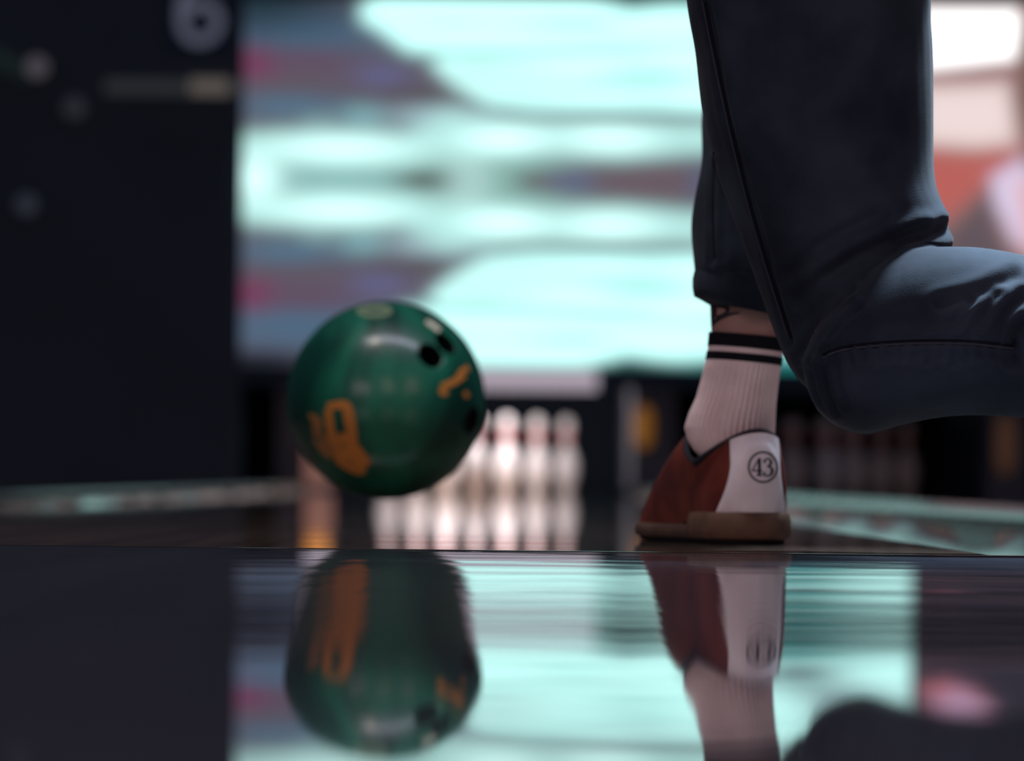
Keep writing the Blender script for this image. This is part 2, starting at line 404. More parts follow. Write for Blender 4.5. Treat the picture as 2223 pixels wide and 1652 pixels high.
# ------------------------------------------------------------------ small lights on the dark left wall
WY = MASK
M_dim = mat('sign_glow', (.2,.2,.22), .5, emit=srgb(84, 88, 104), estr=.75)
M_rail = mat('rail_metal', (.06,.07,.08), .6, .3)
s = P(432, 40, WY)
t = thing('lane_number', 'pale lit numeral high on the dark wall beside the screen', 'sign', (s.x, WY, s.z-.1))
pts = [(486, -70), (440, -62), (405, -20), (394, 30), (402, 72), (432, 88), (464, 74), (474, 44), (460, 16), (430, 10), (402, 30)]
v, f = tube([P(x, y, WY-.012) for x, y in catmull(pts, 5)], .026, 8)
build('numeral', v, f, M_dim, t)
v, f = [], []
box('back_plate', P(360, 0, WY).x, P(505, 0, WY).x, WY+.002, WY+.018, P(430, 118, WY).z, P(430, -100, WY).z, M_head, t, .004)
a, b_ = P(228, 203, WY), P(526, 178, WY)
t = thing('wall_rail', 'thin horizontal metal rail on the dark wall left of the screen', 'rail', ((a.x+b_.x)/2, WY, a.z))
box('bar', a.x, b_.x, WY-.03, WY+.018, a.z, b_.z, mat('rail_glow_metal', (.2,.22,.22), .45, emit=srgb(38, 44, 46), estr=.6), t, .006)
c0, c1 = P(415, 205, WY), P(498, 174, WY)
box('lamp_window', c0.x, c1.x, WY-.04, WY-.028, c0.z, c1.z, mat('warm_window', (.3,.28,.25), .5, emit=srgb(92, 86, 80), estr=.8), t, .004)
def wall_spot(px, py, r, col, label, arm=None):
    c = P(px, py, WY)
    t = thing('wall_lamp', label, 'lamp', (c.x, WY, c.z), 'small lamps on the dark wall')
    rings = [ellipse(Vector((c.x, WY-.10+yy, c.z)), Vector((r*s_, 0, 0)), Vector((0, 0, r*s_)), 20) for yy, s_ in ((.118, .6), (.08, .75), (.02, 1.0), (0, 1.02))]
    v, f = loft(rings); build('housing', v, f, M_rail, t)
    rings = [ellipse(Vector((c.x, WY-.10-yy, c.z)), Vector((r*s_, 0, 0)), Vector((0, 0, r*s_)), 20) for yy, s_ in ((0.0005, .94), (.012, .8), (.02, .45), (.022, .1))]
    v, f = loft(rings); build('lens', v, f, mat('lamp_lens', (.3,.3,.3), .4, emit=col, estr=1), t)
    if arm:
        v, f = tube([P(x, y, WY-.03) for x, y in arm], .045, 8); build('arm', v, f, mat('arm_glow', (.1,.14,.13), .6, emit=srgb(24, 40, 38), estr=.4), t)  # the arm is given a faint greenish glow
wall_spot(85, 150, .055, srgb(68, 64, 70), 'brightest small round lamp on the far left of the dark wall', [(-90, 95), (10, 135), (70, 165)])
wall_spot(62, 448, .055, srgb(30, 35, 46), 'faint round lamp low on the far left of the dark wall')
wall_spot(165, 238, .06, srgb(26, 27, 34), 'faintest round lamp on the dark wall left of the rail')

# ------------------------------------------------------------------ bowling pins
M_pin = mat('pin_white', (.86,.82,.81), .25, .5, coat=.4)
M_pinr = mat('pin_red', (.60,.05,.06), .3, .5, coat=.3)
prof_in = [(0,0),(0,1.9),(.06,2.03),(.75,2.83),(2.25,3.9),(3.375,4.51),(4.5,4.766),(5.875,4.56),(7.25,3.70),(8.625,2.47),(9.375,1.96),(10,1.80),(10.875,1.87),(11.75,2.09),(12.625,2.41),(13.5,2.547),(14.2,2.25),(14.7,1.5),(14.95,.6),(15,0)]
hh = [a for a, _ in prof_in]; rr = [b/2 for _, b in prof_in]
def pin_mesh(name, h0, h1, n_h, off, mt):
    v = []; f = []; n = 28
    if h0 == 0: hs = catmull([(a, b/2) for a, b in prof_in[1:]], 3)
    else: hs = [(h, np.interp(h, hh, rr)) for h in np.linspace(h0, h1, n_h)]
    for h, r in hs:
        r = max(float(r), .0)+off
        for k in range(n):
            t = 2*math.pi*k/n; v.append((r*.0254*math.cos(t), r*.0254*math.sin(t), float(h)*.0254))
    for j in range(len(hs)-1):
        for k in range(n): f.append((j*n+k, j*n+(k+1) % n, (j+1)*n+(k+1) % n, (j+1)*n+k))
    if h0 == 0: f.append(tuple(range(n-1,-1,-1)))
    me = bpy.data.meshes.new(name); me.from_pydata(v, [], f); me.update()
    me.polygons.foreach_set('use_smooth', [True]*len(f)); me.materials.append(mt); return me
me_pin = pin_mesh('pin_body', 0, 15, 0, 0, M_pin)
me_s1 = pin_mesh('pin_stripe', 9.9, 10.75, 5, .025, M_pinr); me_s2 = pin_mesh('pin_stripe', 11.2, 12.05, 5, .025, M_pinr)
def pins(cx, labels, group):
    k = 0
    for row in range(4):
        for j in range(row+1):
            x = cx + (j-row/2)*.3048; y = FOUL+18.29+row*.264
            t = thing('bowling_pin', labels[k], 'bowling pin', (x, y, 0.0), group); k += 1
            for nm, me in (('body', me_pin), ('stripe', me_s1), ('stripe', me_s2)):
                o = bpy.data.objects.new(nm, me); C.objects.link(o); o.parent = t
                if nm == 'stripe': o['label'] = 'red neck stripe'
places = ['the head pin nearest the ball', 'left pin of the second row', 'right pin of the second row', 'left pin of the third row',
          'middle pin of the third row', 'right pin of the third row', 'leftmost pin of the back row', 'second pin from the left in the back row',
          'third pin from the left in the back row', 'rightmost pin of the back row']
pins(LX, ['bright white bowling pin with red stripes, ' + p for p in places], 'lit pins at the end of the lane')
pins(LX+PITCH, ['dim pin in the unlit right rack, ' + p.replace('nearest the ball', 'at its front') for p in places], 'dim pins behind the shoe')

# ------------------------------------------------------------------ bowling ball
BD = 4.70; BC = P(838, 869, BD); BR = 0.1078
M_ball = mat('ball_green_pearl', (.01,.09,.06), .40, .2, coat=.24)
M_ball.node_tree.nodes['Principled BSDF'].inputs['Coat Roughness'].default_value = .17
noise_color(M_ball, (0.0022,0.031,0.020), (0.009,0.120,0.068), 9, 5, (1.3,1,.42), .38, .66, distortion=1.2)
M_hole = mat('hole_dark', (.002,.003,.003), .6, .2)
M_logo = mat('ball_print_orange', (.40,.16,.03), .45, .3)
M_pale = mat('ball_pale', (.12,.17,.10), .35, .4)
ball = thing('bowling_ball', 'green marbled bowling ball with orange lettering skimming over the lane', 'bowling ball', (BC.x, BC.y, BC.z-BR))
def sph(px, py, r=BR):
    d = ray(px, py).normalized(); oc = CAM - BC
    b = oc.dot(d); c = oc.dot(oc) - r*r; disc = b*b-c
    if disc < 0: disc = 0
    return CAM + d*(-b-math.sqrt(disc))
holes = [(935, 772, .0145), (968, 746, .0135), (1026, 915, .0155)]
bm = bmesh.new(); bmesh.ops.create_uvsphere(bm, u_segments=96, v_segments=64, radius=BR)
me = bpy.data.meshes.new('shell'); bm.to_mesh(me); bm.free()
shell = bpy.data.objects.new('shell', me); C.objects.link(shell); shell.parent = ball; shell.location = (0, 0, BR); me.materials.append(M_ball)
cut = []
for (hx, hy, hr) in holes:
    p = sph(hx, hy); nrm = (p-BC).normalized()
    q = nrm.orthogonal().normalized(); w_ = nrm.cross(q)
    v, f = loft([ellipse(BC + nrm*(BR*s_), q*hr, w_*hr, 28) for s_ in (.5, 1.1)])
    co = build('cutter', v, f, M_hole); cut.append(co)
    md = shell.modifiers.new('cut', 'BOOLEAN'); md.operation = 'DIFFERENCE'; md.object = co; md.solver = 'EXACT'
    rings = [ellipse(BC + nrm*(BR*s_), q*(hr*e), w_*(hr*e), 28) for s_, e in ((.993, .995), (.9, .97), (.62, .96), (.6, .5))]
    v, f = loft(rings); f = f[:-2] + [f[-1]]
    build('finger_hole', v, f, M_hole, ball)
bpy.context.view_layer.update()
dg = bpy.context.evaluated_depsgraph_get()
nm_ = bpy.data.meshes.new_from_object(shell.evaluated_get(dg)); shell.modifiers.clear(); shell.data = nm_
nm_.polygons.foreach_set('use_smooth', [True]*len(nm_.polygons))
if len(nm_.materials) == 0: nm_.materials.append(M_ball)
for co in cut: bpy.data.objects.remove(co, do_unlink=True)

def stroke(pts, widths, caster, m_=5):
    """a painted stroke: strip of quads laid on a surface through caster(px,py)"""
    pw = catmull([(x, y, w) for (x, y), w in zip(pts, widths)], m_)
    v = []; f = []
    for i, p in enumerate(pw):
        a = pw[max(i-1,0)]; b = pw[min(i+1,len(pw)-1)]
        d = np.array([b[0]-a[0], b[1]-a[1]]); d = d/(np.hypot(*d)+1e-9); n = np.array([-d[1], d[0]])
        for s_ in (-1, -.33, .33, 1): v.append(caster(p[0]+n[0]*s_*p[2]/2, p[1]+n[1]*s_*p[2]/2))
    for i in range(len(pw)-1):
        for k in range(3): f.append((i*4+k, i*4+k+1, i*4+5+k, i*4+4+k))
    return v, f
def merge(list_vf):
    V = []; Fc = []
    for v, f in list_vf:
        o_ = len(V); V += list(v); Fc += [tuple(i+o_ for i in q) for q in f]
    return V, Fc
sp = lambda x, y: sph(x, y, BR*1.0022)
def zc(pts): return [(560 + x*.3632, 620 + y*.3632) for x, y in pts]
strokes = [
    (zc([(415, 725), (520, 715), (545, 790), (560, 880), (565, 950)]), [16, 20, 24, 22, 22]),
    (zc([(420, 735), (430, 830), (445, 910), (480, 990), (545, 1040)]), [16, 18, 20, 30, 36]),
    (zc([(480, 905), (545, 925), (555, 960)]), [20, 24, 26]),
    (zc([(555, 950), (580, 1000), (620, 1050), (655, 1080)]), [26, 34, 34, 24]),
    (zc([(470, 1040), (540, 1080), (600, 1105), (640, 1105)]), [14, 18, 18, 14]),
]
v, f = merge([stroke(p, w, sp) for p, w in strokes]); build('lettering', v, f, M_logo, ball)['label'] = 'large orange lettering'
strokes = [
    (zc([(310, 765), (335, 800), (350, 850)]), [9, 12, 9]), (zc([(345, 775), (375, 830), (350, 870), (325, 840)]), [7, 9, 8, 6]),
    (zc([(330, 900), (375, 890), (400, 940), (370, 960)]), [8, 10, 12, 8]), (zc([(340, 920), (385, 980), (440, 1030)]), [9, 13, 12]),
    (zc([(400, 985), (440, 950), (470, 990)]), [8, 10, 12]),
]
v, f = merge([stroke(p, w, sp) for p, w in strokes]); build('lettering', v, f, mat('ball_print_faded', (.26,.12,.035), .35), ball)['label'] = 'faded orange small lettering'
strokes = [(zc([(1085, 620), (1110, 640), (1135, 640)]), [10, 14, 10]), (zc([(1095, 605), (1150, 585), (1195, 560), (1235, 530)]), [13, 15, 15, 13]),
           (zc([(1190, 560), (1215, 515), (1260, 490)]), [9, 11, 13]), (zc([(1235, 635), (1248, 655), (1255, 668)]), [9, 11, 9])]
v, f = merge([stroke(p, w, sp) for p, w in strokes]); build('lettering', v, f, M_logo, ball)['label'] = 'orange lettering beside the thumb hole'
strokes = [([(775, 674), (800, 668), (830, 667), (850, 674)], [9, 12, 12, 8]), ([(775, 677), (800, 684), (830, 683), (850, 677)], [6, 9, 9, 6])]  # pale oval strokes on the ball top
v, f = merge([stroke(p, w, sp) for p, w in strokes]); build('blotch', v, f, M_pale, ball)['label'] = 'pale oval emblem on top of the ball'
v, f = stroke([(925, 697), (940, 706), (955, 718)], [9, 12, 10], sp); build('blotch', v, f, mat('ball_cream', (.42,.42,.32), .35), ball)['label'] = 'small cream mark'

# ------------------------------------------------------------------ the bowler
M_skin = mat('skin', (.34,.20,.165), .55, .4)
M_jean = mat('denim', (.03,.035,.045), .92, .12, sheen=.05)
M_jean.node_tree.nodes['Principled BSDF'].inputs['Sheen Roughness'].default_value = .45
noise_color(M_jean, (0.0065,0.0112,0.0190), (0.023,0.034,0.050), 14, 6, (1,1,1), .38, .74, bump=.35, bscale=900, bdist=.0006)
M_seam = mat('denim_seam_dark', (.004,.005,.008), .95, .1)
M_felled = mat('denim_fold', (.026,.030,.040), .9, .1)
M_sock = mat('sock_cotton', (.74,.62,.60), .95, .1); noise_color(M_sock, (.68,.56,.55), (.78,.66,.64), 40, 4, bump=.4, bscale=700, bdist=.0006)
M_stripe = mat('sock_stripe_black', (.008,.009,.012), .95, .1)
M_red = mat('shoe_red_leather', (.16,.022,.012), .5, .35)
noise_color(M_red, (.080,.011,.008), (.165,.032,.016), 28, 5, lo=.35, hi=.68, bump=.3, bscale=220, bdist=.0006)
M_white = mat('shoe_white_leather', (.70,.66,.68), .42, .4); noise_color(M_white, (.66,.61,.63), (.74,.70,.72), 30, 4, bump=.2, bscale=200, bdist=.0005)
M_gum = mat('shoe_gum_sole', (.12,.072,.05), .65, .3); noise_color(M_gum, (.06,.036,.026), (.09,.055,.038), 60, 4)
M_gum2 = mat('shoe_heel_gum', (.16,.085,.05), .6, .3); noise_color(M_gum2, (.08,.043,.027), (.12,.066,.04), 60, 4)
M_pad = mat('slide_pad', (.012,.012,.014), .9, .1)
M_navy = mat('shoe_lining', (.016,.019,.026), .85, .2)
M_ink = mat('number_ink', (.02,.022,.03), .6, .2)
M_tat = mat('tattoo_ink', (.018,.018,.022), .6, .3)

foot_at = Vector((P(1650, 1183, 3.60).x, 3.60, 0.0))
person = thing('person', 'person in rolled dark jeans, striped white sock and red shoe, sliding in a deep lunge', 'person', (foot_at.x, foot_at.y, 0))

def sec(A, B, d, rd, n=40, dA=0, dB=0, pw=1.0):
    a = P(A[0], A[1], d+dA); b = P(B[0], B[1], d+dB)
    return ((a+b)/2, (a-b)/2, Vector((0, rd, 0)), n, pw)
def rings_of(secs, scale=1.0, sub=5):
    """smooth the sections with a spline, then make rings"""
    rows = [tuple(c)+tuple(a1)+tuple(a2) for c, a1, a2, n, p in secs]
    out = []
    for r in catmull(rows, sub):
        out.append(ellipse(Vector(r[0:3]), Vector(r[3:6])*scale, Vector(r[6:9])*scale, secs[0][3], pw=secs[0][4]))
    return out
def wsec(c, a1, a2, n=40): return (Vector(c), Vector(a1), Vector(a2), n, 1.0)

TD = 3.32
thigh = [sec((1450,-520), (2060,-520), TD+.03, .100), sec((1470,-250), (2035,-250), TD+.02, .096), sec((1490,0), (2022,0), TD, .092), sec((1508,110), (2027,115), TD, .090),
         sec((1526,250), (2027,255), TD, .088), sec((1562,390), (2030,395), TD, .085), sec((1602,505), (2054,470), TD, .080),
         sec((1648,630), (2062,560), TD, .074), sec((1692,745), (2020,680), TD, .066), sec((1718,800), (1960,770), TD, .055), sec((1765,860), (1900,830), TD, .03)]
SD = 3.265
shin = [sec((1742,795), (1760,735), SD, .018), sec((1765,872), (1788,672), SD, .042), sec((1815,922), (1832,618), SD, .057), sec((1880,943), (1890,574), SD, .065), sec((1950,926), (1960,549), SD, .066),
        sec((2050,907), (2060,540), SD, .066), sec((2140,903), (2140,542), SD, .065), sec((2223,906), (2223,555), SD-.004, .064), sec((2340,892), (2340,575), SD-.01, .060),
        sec((2520,872), (2520,600), SD-.02, .052), sec((2700,850), (2700,625), SD-.03, .046)]
ST = 3.62
knee_c = P(1655, 30, 3.80)
stand = [sec((1510,612), (1716,632), ST, .046), sec((1504,560), (1722,570), ST, .050), sec((1498,490), (1745,490), ST+.01, .055), sec((1506,425), (1775,425), ST+.02, .060), sec((1522,345), (1800,345), ST+.05, .066),
         sec((1524,240), (1810,240), ST+.09, .072), sec((1545,110), (1830,110), ST+.14, .078),
         wsec(P(1700,-20, 3.77), (-.066,0,0), (0,.055,.062)), wsec(P(1715,-110, 3.70), (-.076,0,0), (0,.030,.084)),
         wsec((.205,3.57,.535), (-.088,0,0), (0,.020,.094)), wsec((.205,3.44,.58), (-.098,0,0), (0,.03,.10)), wsec((.215,3.33,.64), (-.10,0,0), (0,.06,.10))]
pelvis = [wsec((.235,3.27,.50), (-.10,0,0), (0,.07,.0)), wsec((.235,3.29,.57), (-.155,0,0), (0,.105,.02)), wsec((.235,3.31,.66), (-.175,0,0), (0,.115,.02)), wsec((.24,3.36,.76), (-.165,0,0), (0,.105,.02)), wsec((.24,3.42,.85), (-.15,0,0), (0,.095,.03))]

def remesh(name, vf_list, voxel, mt, parent, smooth_it=4):
    v, f = merge(vf_list)
    o = build(name, v, f, mt, parent)
    bm = bmesh.new(); bm.from_mesh(o.data); bmesh.ops.recalc_face_normals(bm, faces=bm.faces); bm.to_mesh(o.data); bm.free()
    md = o.modifiers.new('r', 'REMESH'); md.mode = 'VOXEL'; md.voxel_size = voxel; md.use_smooth_shade = True
    ms = o.modifiers.new('s', 'SMOOTH'); ms.factor = .5; ms.iterations = smooth_it
    bpy.context.view_layer.update()
    me = bpy.data.meshes.new_from_object(o.evaluated_get(bpy.context.evaluated_depsgraph_get()))
    o.modifiers.clear(); o.data = me
    if len(me.materials) == 0: me.materials.append(mt)
    me.polygons.foreach_set('use_smooth', [True]*len(me.polygons))
    return o
jeans = remesh('jeans', [loft(rings_of(s_)) for s_ in (thigh, shin, stand, pelvis)], .0028, M_jean, person, 9)

# creases and folds pressed into the cloth
def px_of(co):
    r = co - CAM; z = r.dot(fwd)
    return W_PX/2 + F*r.dot(right)/z, H_PX/2 - F*r.dot(upv)/z
creases = [  # polyline in picture, width px, depth m (positive sinks)
    ([(1530,0), (1560,150), (1600,330), (1650,520), (1700,680), (1722,745)], 7, .0022),
    ([(1785,770), (1835,752), (1960,740), (2100,740), (2200,750)], 8, .0028),
    ([(1738,772), (1780,700), (1850,632)], 7, .0030), ([(1762,790), (1796,715), (1850,655)], 6, .0026), ([(1788,778), (1815,715), (1865,668)], 6, .0022), ([(1752,782), (1790,706), (1840,655)], 4, .0015),
    ([(1700,600), (1800,520), (1900,470)], 12, .003), ([(1730,650), (1850,560), (1990,500)], 12, .0035), ([(1800,600), (1900,540), (2040,500)], 14, .003), ([(1960,520), (2030,497), (2062,492)], 12, .003),
    ([(1742,795), (1752,845), (1768,880)], 5, .0022), ([(1765,790), (1776,850), (1802,900)], 5, .0024), ([(1790,780), (1800,840), (1822,895)], 5, .0020), ([(1815,772), (1824,830), (1840,880)], 5, .0014),
    ([(2060,720), (2085,680), (2110,655)], 7, .0028), ([(2105,728), (2140,670), (2165,640)], 8, .0034), ([(2160,720), (2185,680), (2223,640)], 8, .003), ([(2040,660), (2120,640), (2200,600)], 12, .003),
    ([(2223,700), (2200,730), (2200,790)], 10, .007), ([(2010,715), (2060,700)], 6, .0015),
    ([(1548,350), (1546,450), (1550,570)], 6, .0025), ([(1575,430), (1570,560)], 9, .0015), 
]
for k, x in enumerate(range(1845, 2200, 28)): creases.append(([(x, 756), (x+2, 778+random.randint(0, 16))], 6, .0026))
me = jeans.data; n = len(me.vertices); base = root_loc(person)
co = np.empty(n*3, np.float32); me.vertices.foreach_get('co', co); co = co.reshape(-1, 3).astype(float) + np.array(base)
no = np.empty(n*3, np.float32); me.vertices.foreach_get('normal', no); no = no.reshape(-1, 3).astype(float)
rel = co - np.array(CAM); zz_ = rel@np.array(fwd)
PXv = W_PX/2 + F*(rel@np.array(right))/zz_; PYv = H_PX/2 - F*(rel@np.array(upv))/zz_
frontness = np.clip(-no[:, 1]*3, 0, 1)
disp = np.zeros(n)
for pts, w, dp in creases:
    pp = catmull(pts, 5); dmin = np.full(n, 1e9)
    for i in range(len(pp)-1):
        x1, y1 = pp[i]; x2, y2 = pp[i+1]; L2 = (x2-x1)**2+(y2-y1)**2+1e-9
        t = np.clip(((PXv-x1)*(x2-x1)+(PYv-y1)*(y2-y1))/L2, 0, 1)
        dmin = np.minimum(dmin, np.hypot(PXv-x1-t*(x2-x1), PYv-y1-t*(y2-y1)))
    disp -= dp*np.exp(-(dmin/w)**2) - .5*dp*np.exp(-((dmin-2.2*w)/(1.1*w))**2)
for i in range(14):   # broad slack of the cloth
    k = np.random.normal(0, 1, 3); k = k/np.linalg.norm(k)*np.random.uniform(25, 70)
    disp += .0009*np.sin(co@k + np.random.uniform(0, 6))*np.clip(1.2-frontness*.4, 0, 1)*.6
vis_d = np.where(frontness > 0, 1, .3)
co2 = co + no*(disp*np.maximum(frontness, .25))[:, None]
me.vertices.foreach_set('co', (co2 - np.array(base)).astype(np.float32).ravel()); me.update()
ms = jeans.modifiers.new('s', 'SMOOTH'); ms.factor = .5; ms.iterations = 2
bpy.context.view_layer.update()
me = bpy.data.meshes.new_from_object(jeans.evaluated_get(bpy.context.evaluated_depsgraph_get())); jeans.modifiers.clear(); jeans.data = me

def caster_for(obj, off):
    me = obj.data; b0 = root_loc(obj)
    bvh = BVHTree.FromPolygons([v.co + b0 for v in me.vertices], [p.vertices[:] for p in me.polygons])
    last = [None]
    def cst(px, py):
        d = ray(px, py).normalized(); h = bvh.ray_cast(CAM, d)
        if h[0] is None:
            return last[0] if last[0] is not None else P(px, py, 3.3)
        last[0] = h[0] - d*off; return last[0]
    return cst
cj = caster_for(jeans, .0009)
def seam(pts, w0, mt, name='seam', m_=8):
    v, f = stroke(pts, [w0]*len(pts), cj, m_); o = build(name, v, f, mt, jeans); return o
seam([(1530,2), (1560,150), (1600,330), (1650,520), (1700,680), (1718,735)], 5, M_seam)
seam([(1785,770), (1835,752), (1960,740), (2100,740), (2200,750)], 4.5, M_seam)
seam([(1524,2), (1554,152), (1594,332), (1644,522), (1694,682), (1712,737)], 4, M_felled, 'seam_fold')
seam([(1787,777), (1835,759), (1960,747), (2100,747), (2200,757)], 4, M_felled, 'seam_fold')
seam([(1549,330), (1547,450), (1551,560)], 4, M_seam)

# rolled cuffs
def cuff(rings_px, d, rd, name='cuff'):
    rings = []
    for (A, B, g) in rings_px:
        c, a1, a2, n_, p_ = sec(A, B, d, rd)
        rings.append(ellipse(c, a1*g, a2*g, 40))
    v, f = loft(rings, closed_ends=False)
    return build(name, v, f, M_jean, jeans)
cuff([((1540,662), (1690,690), .97), ((1520,650), (1708,684), 1.0), ((1506,643), (1722,680), 1.0), ((1503,625), (1726,662), 1.0), ((1503,605), (1727,640), 1.0), ((1507,588), (1724,622), 1.0), ((1513,579), (1716,612), 1.0), ((1522,582), (1708,610), .98)], ST, .052)
cuff([((2690,852), (2690,622), 1.0), ((2690,864), (2690,610), 1.0), ((2705,868), (2705,606), 1.0), ((2740,866), (2740,608), 1.0), ((2752,860), (2752,614), 1.0), ((2750,846), (2750,628), .98)], SD-.03, .055)

# sock and skin of the standing leg
leg_px = [(1030,1550,1655,3.665,.030), (1005,1528,1668,3.665,.038), (985,1508,1675,3.664,.041), (960,1493,1679,3.662,.043), (935,1487,1681,3.66,.043), (905,1496,1682,3.655,.041), (870,1512,1684,3.65,.040), (830,1523,1688,3.645,.037),
          (800,1530,1693,3.64,.036), (775,1535,1697,3.64,.036), (750,1538,1701,3.64,.036), (728,1540,1703,3.64,.036)]
def leg_at(y):
    yy = [a[0] for a in leg_px][::-1]
    return [float(np.interp(y, yy, [a[i] for a in leg_px][::-1])) for i in (1, 2, 3, 4)]
def leg_ring(y, off=0, n=96, rib=0, nr=46):
    l, r, d, rd = leg_at(y)
    a = P(l, y-7, d); b = P(r, y+8, d); c = (a+b)/2; a1 = (a-b)/2; k = 1+off/a1.length
    return ellipse(c, a1*k, Vector((0, rd*k, 0)), n, rib, nr)
ysock = list(np.linspace(1030, 729, 46))
v, f = loft([leg_ring(y, 0, 336, 0.015 if y > 795 else .005) for y in ysock], False)
sock = build('sock', v, f, M_sock, person)
v, f = loft([leg_ring(729, o_, 96) for o_ in (.0, .0006, .0002, -.0025)], False); build('sock_hem', v, f, M_stripe, sock)
for y0, y1 in ((728, 757), (769, 786)):
    rg = [leg_ring(y0, -.001, 96)] + [leg_ring(y, .0007, 96) for y in np.linspace(y0, y1, 6)] + [leg_ring(y1, -.001, 96)]
    v, f = loft(rg, False); build('stripe', v, f, M_stripe, sock)['label'] = 'black band around the sock'

# body under the clothes: one continuous skin
def skin_sec(y, l, r, d, rd): return sec((l, y-6), (r, y+7), d, rd)
lower = [skin_sec(1080, 1545, 1660, 3.67, .030), skin_sec(1010, 1530, 1662, 3.665, .036), skin_sec(930, 1505, 1672, 3.66, .040), skin_sec(830, 1532, 1680, 3.645, .033), skin_sec(760, 1545, 1694, 3.64, .033),
         skin_sec(728, 1543, 1700, 3.64, .034), skin_sec(690, 1541, 1704, 3.64, .0355), skin_sec(650, 1539, 1708, 3.64, .037), skin_sec(560, 1530, 1712, 3.645, .041), skin_sec(460, 1525, 1735, 3.66, .047), skin_sec(350, 1545, 1770, 3.69, .054),
         skin_sec(220, 1560, 1785, 3.73, .06), skin_sec(100, 1575, 1800, 3.77, .06)]
upper = [wsec(P(1700,-20, 3.77), (-.056,0,0), (0,.045,.052)), wsec(P(1715,-110, 3.70), (-.066,0,0), (0,.026,.072)), wsec((.205,3.57,.535), (-.076,0,0), (0,.018,.082)), wsec((.205,3.44,.58), (-.085,0,0), (0,.026,.09)), wsec((.215,3.33,.64), (-.09,0,0), (0,.05,.09))]
footsec = []
ax = Vector((-math.sin(math.radians(13)), math.cos(math.radians(13)), 0)); ay = Vector((ax.y, -ax.x, 0))
for s_, w_, zc_, hz in ((.012,.018,.045,.012), (.03,.026,.05,.026), (.07,.028,.056,.034), (.12,.030,.050,.030), (.17,.034,.042,.022), (.22,.036,.034,.014), (.26,.026,.032,.008)):
    footsec.append(wsec(foot_at + ax*s_ + Vector((0, 0, zc_)), ay*w_, (0, 0, hz)))
ank2 = Vector((.655, SD-.035, .150))
low2 = [sec((2500,850), (2500,625), SD-.02, .042), sec((2720,815), (2720,660), SD-.03, .027), wsec(ank2+Vector((-.04,0,.005)), (0,0,-.028), (0,.028,0)), wsec(ank2+Vector((.02,0,0)), (0,0,-.030), (0,.030,0))]
ang2 = math.radians(45); sdir2 = Vector((math.cos(ang2), 0, -math.sin(ang2))); zdir2 = Vector((-math.sin(ang2), 0, -math.cos(ang2)))
org2 = ank2 - sdir2*.055 - zdir2*.085
foot2 = [wsec(org2 + sdir2*s_ + zdir2*zc_, Vector((0, w_, 0)), zdir2*hz) for s_, w_, zc_, hz in ((.012,.018,.045,.012), (.03,.026,.05,.026), (.07,.028,.056,.034), (.12,.030,.050,.030), (.17,.034,.042,.022), (.22,.036,.034,.014), (.26,.026,.032,.008))]
body = remesh('body', [loft(rings_of(lower)), loft(rings_of(upper)), loft(rings_of(footsec)), loft(rings_of(thigh, .86)), loft(rings_of(shin, .86)), loft(rings_of(pelvis, .9)), loft(rings_of(low2)), loft(rings_of(foot2))], .006, M_skin, person, 3)
cb = caster_for(body, .0009)
tats = [stroke([(1541,660), (1549,672), (1545,690), (1541,706)], [6, 14, 10, 6], cb), stroke([(1541,708), (1560,692), (1585,682), (1606,679)], [8, 9, 7, 3], cb),
        stroke([(1549,664), (1568,664), (1580,672), (1572,682)], [8, 9, 8, 5], cb), stroke([(1543,686), (1560,686), (1575,678)], [4, 5, 3], cb)]
v, f = merge(tats); build('tattoo', v, f, M_tat, body)['label'] = 'dark tattoo above the ankle'

# second sock
v, f = loft([ellipse(ank2 + Vector((x, 0, .005-x*.04)), Vector((0, 0, r)), Vector((0, r, 0)), 96, .008, 32) for x, r in ((-.15, .029), (-.10, .034), (-.05, .036), (0, .038), (.03, .040))], False)
sock2 = build('sock', v, f, M_sock, person)
for x0 in (-.055, -.035):
    v, f = loft([ellipse(ank2 + Vector((x0+x, 0, .006)), Vector((0, 0, r)), Vector((0, r, 0)), 64) for x, r in ((0, .0368), (.004, .0376), (.010, .0374))], False); build('stripe', v, f, M_stripe, sock2)

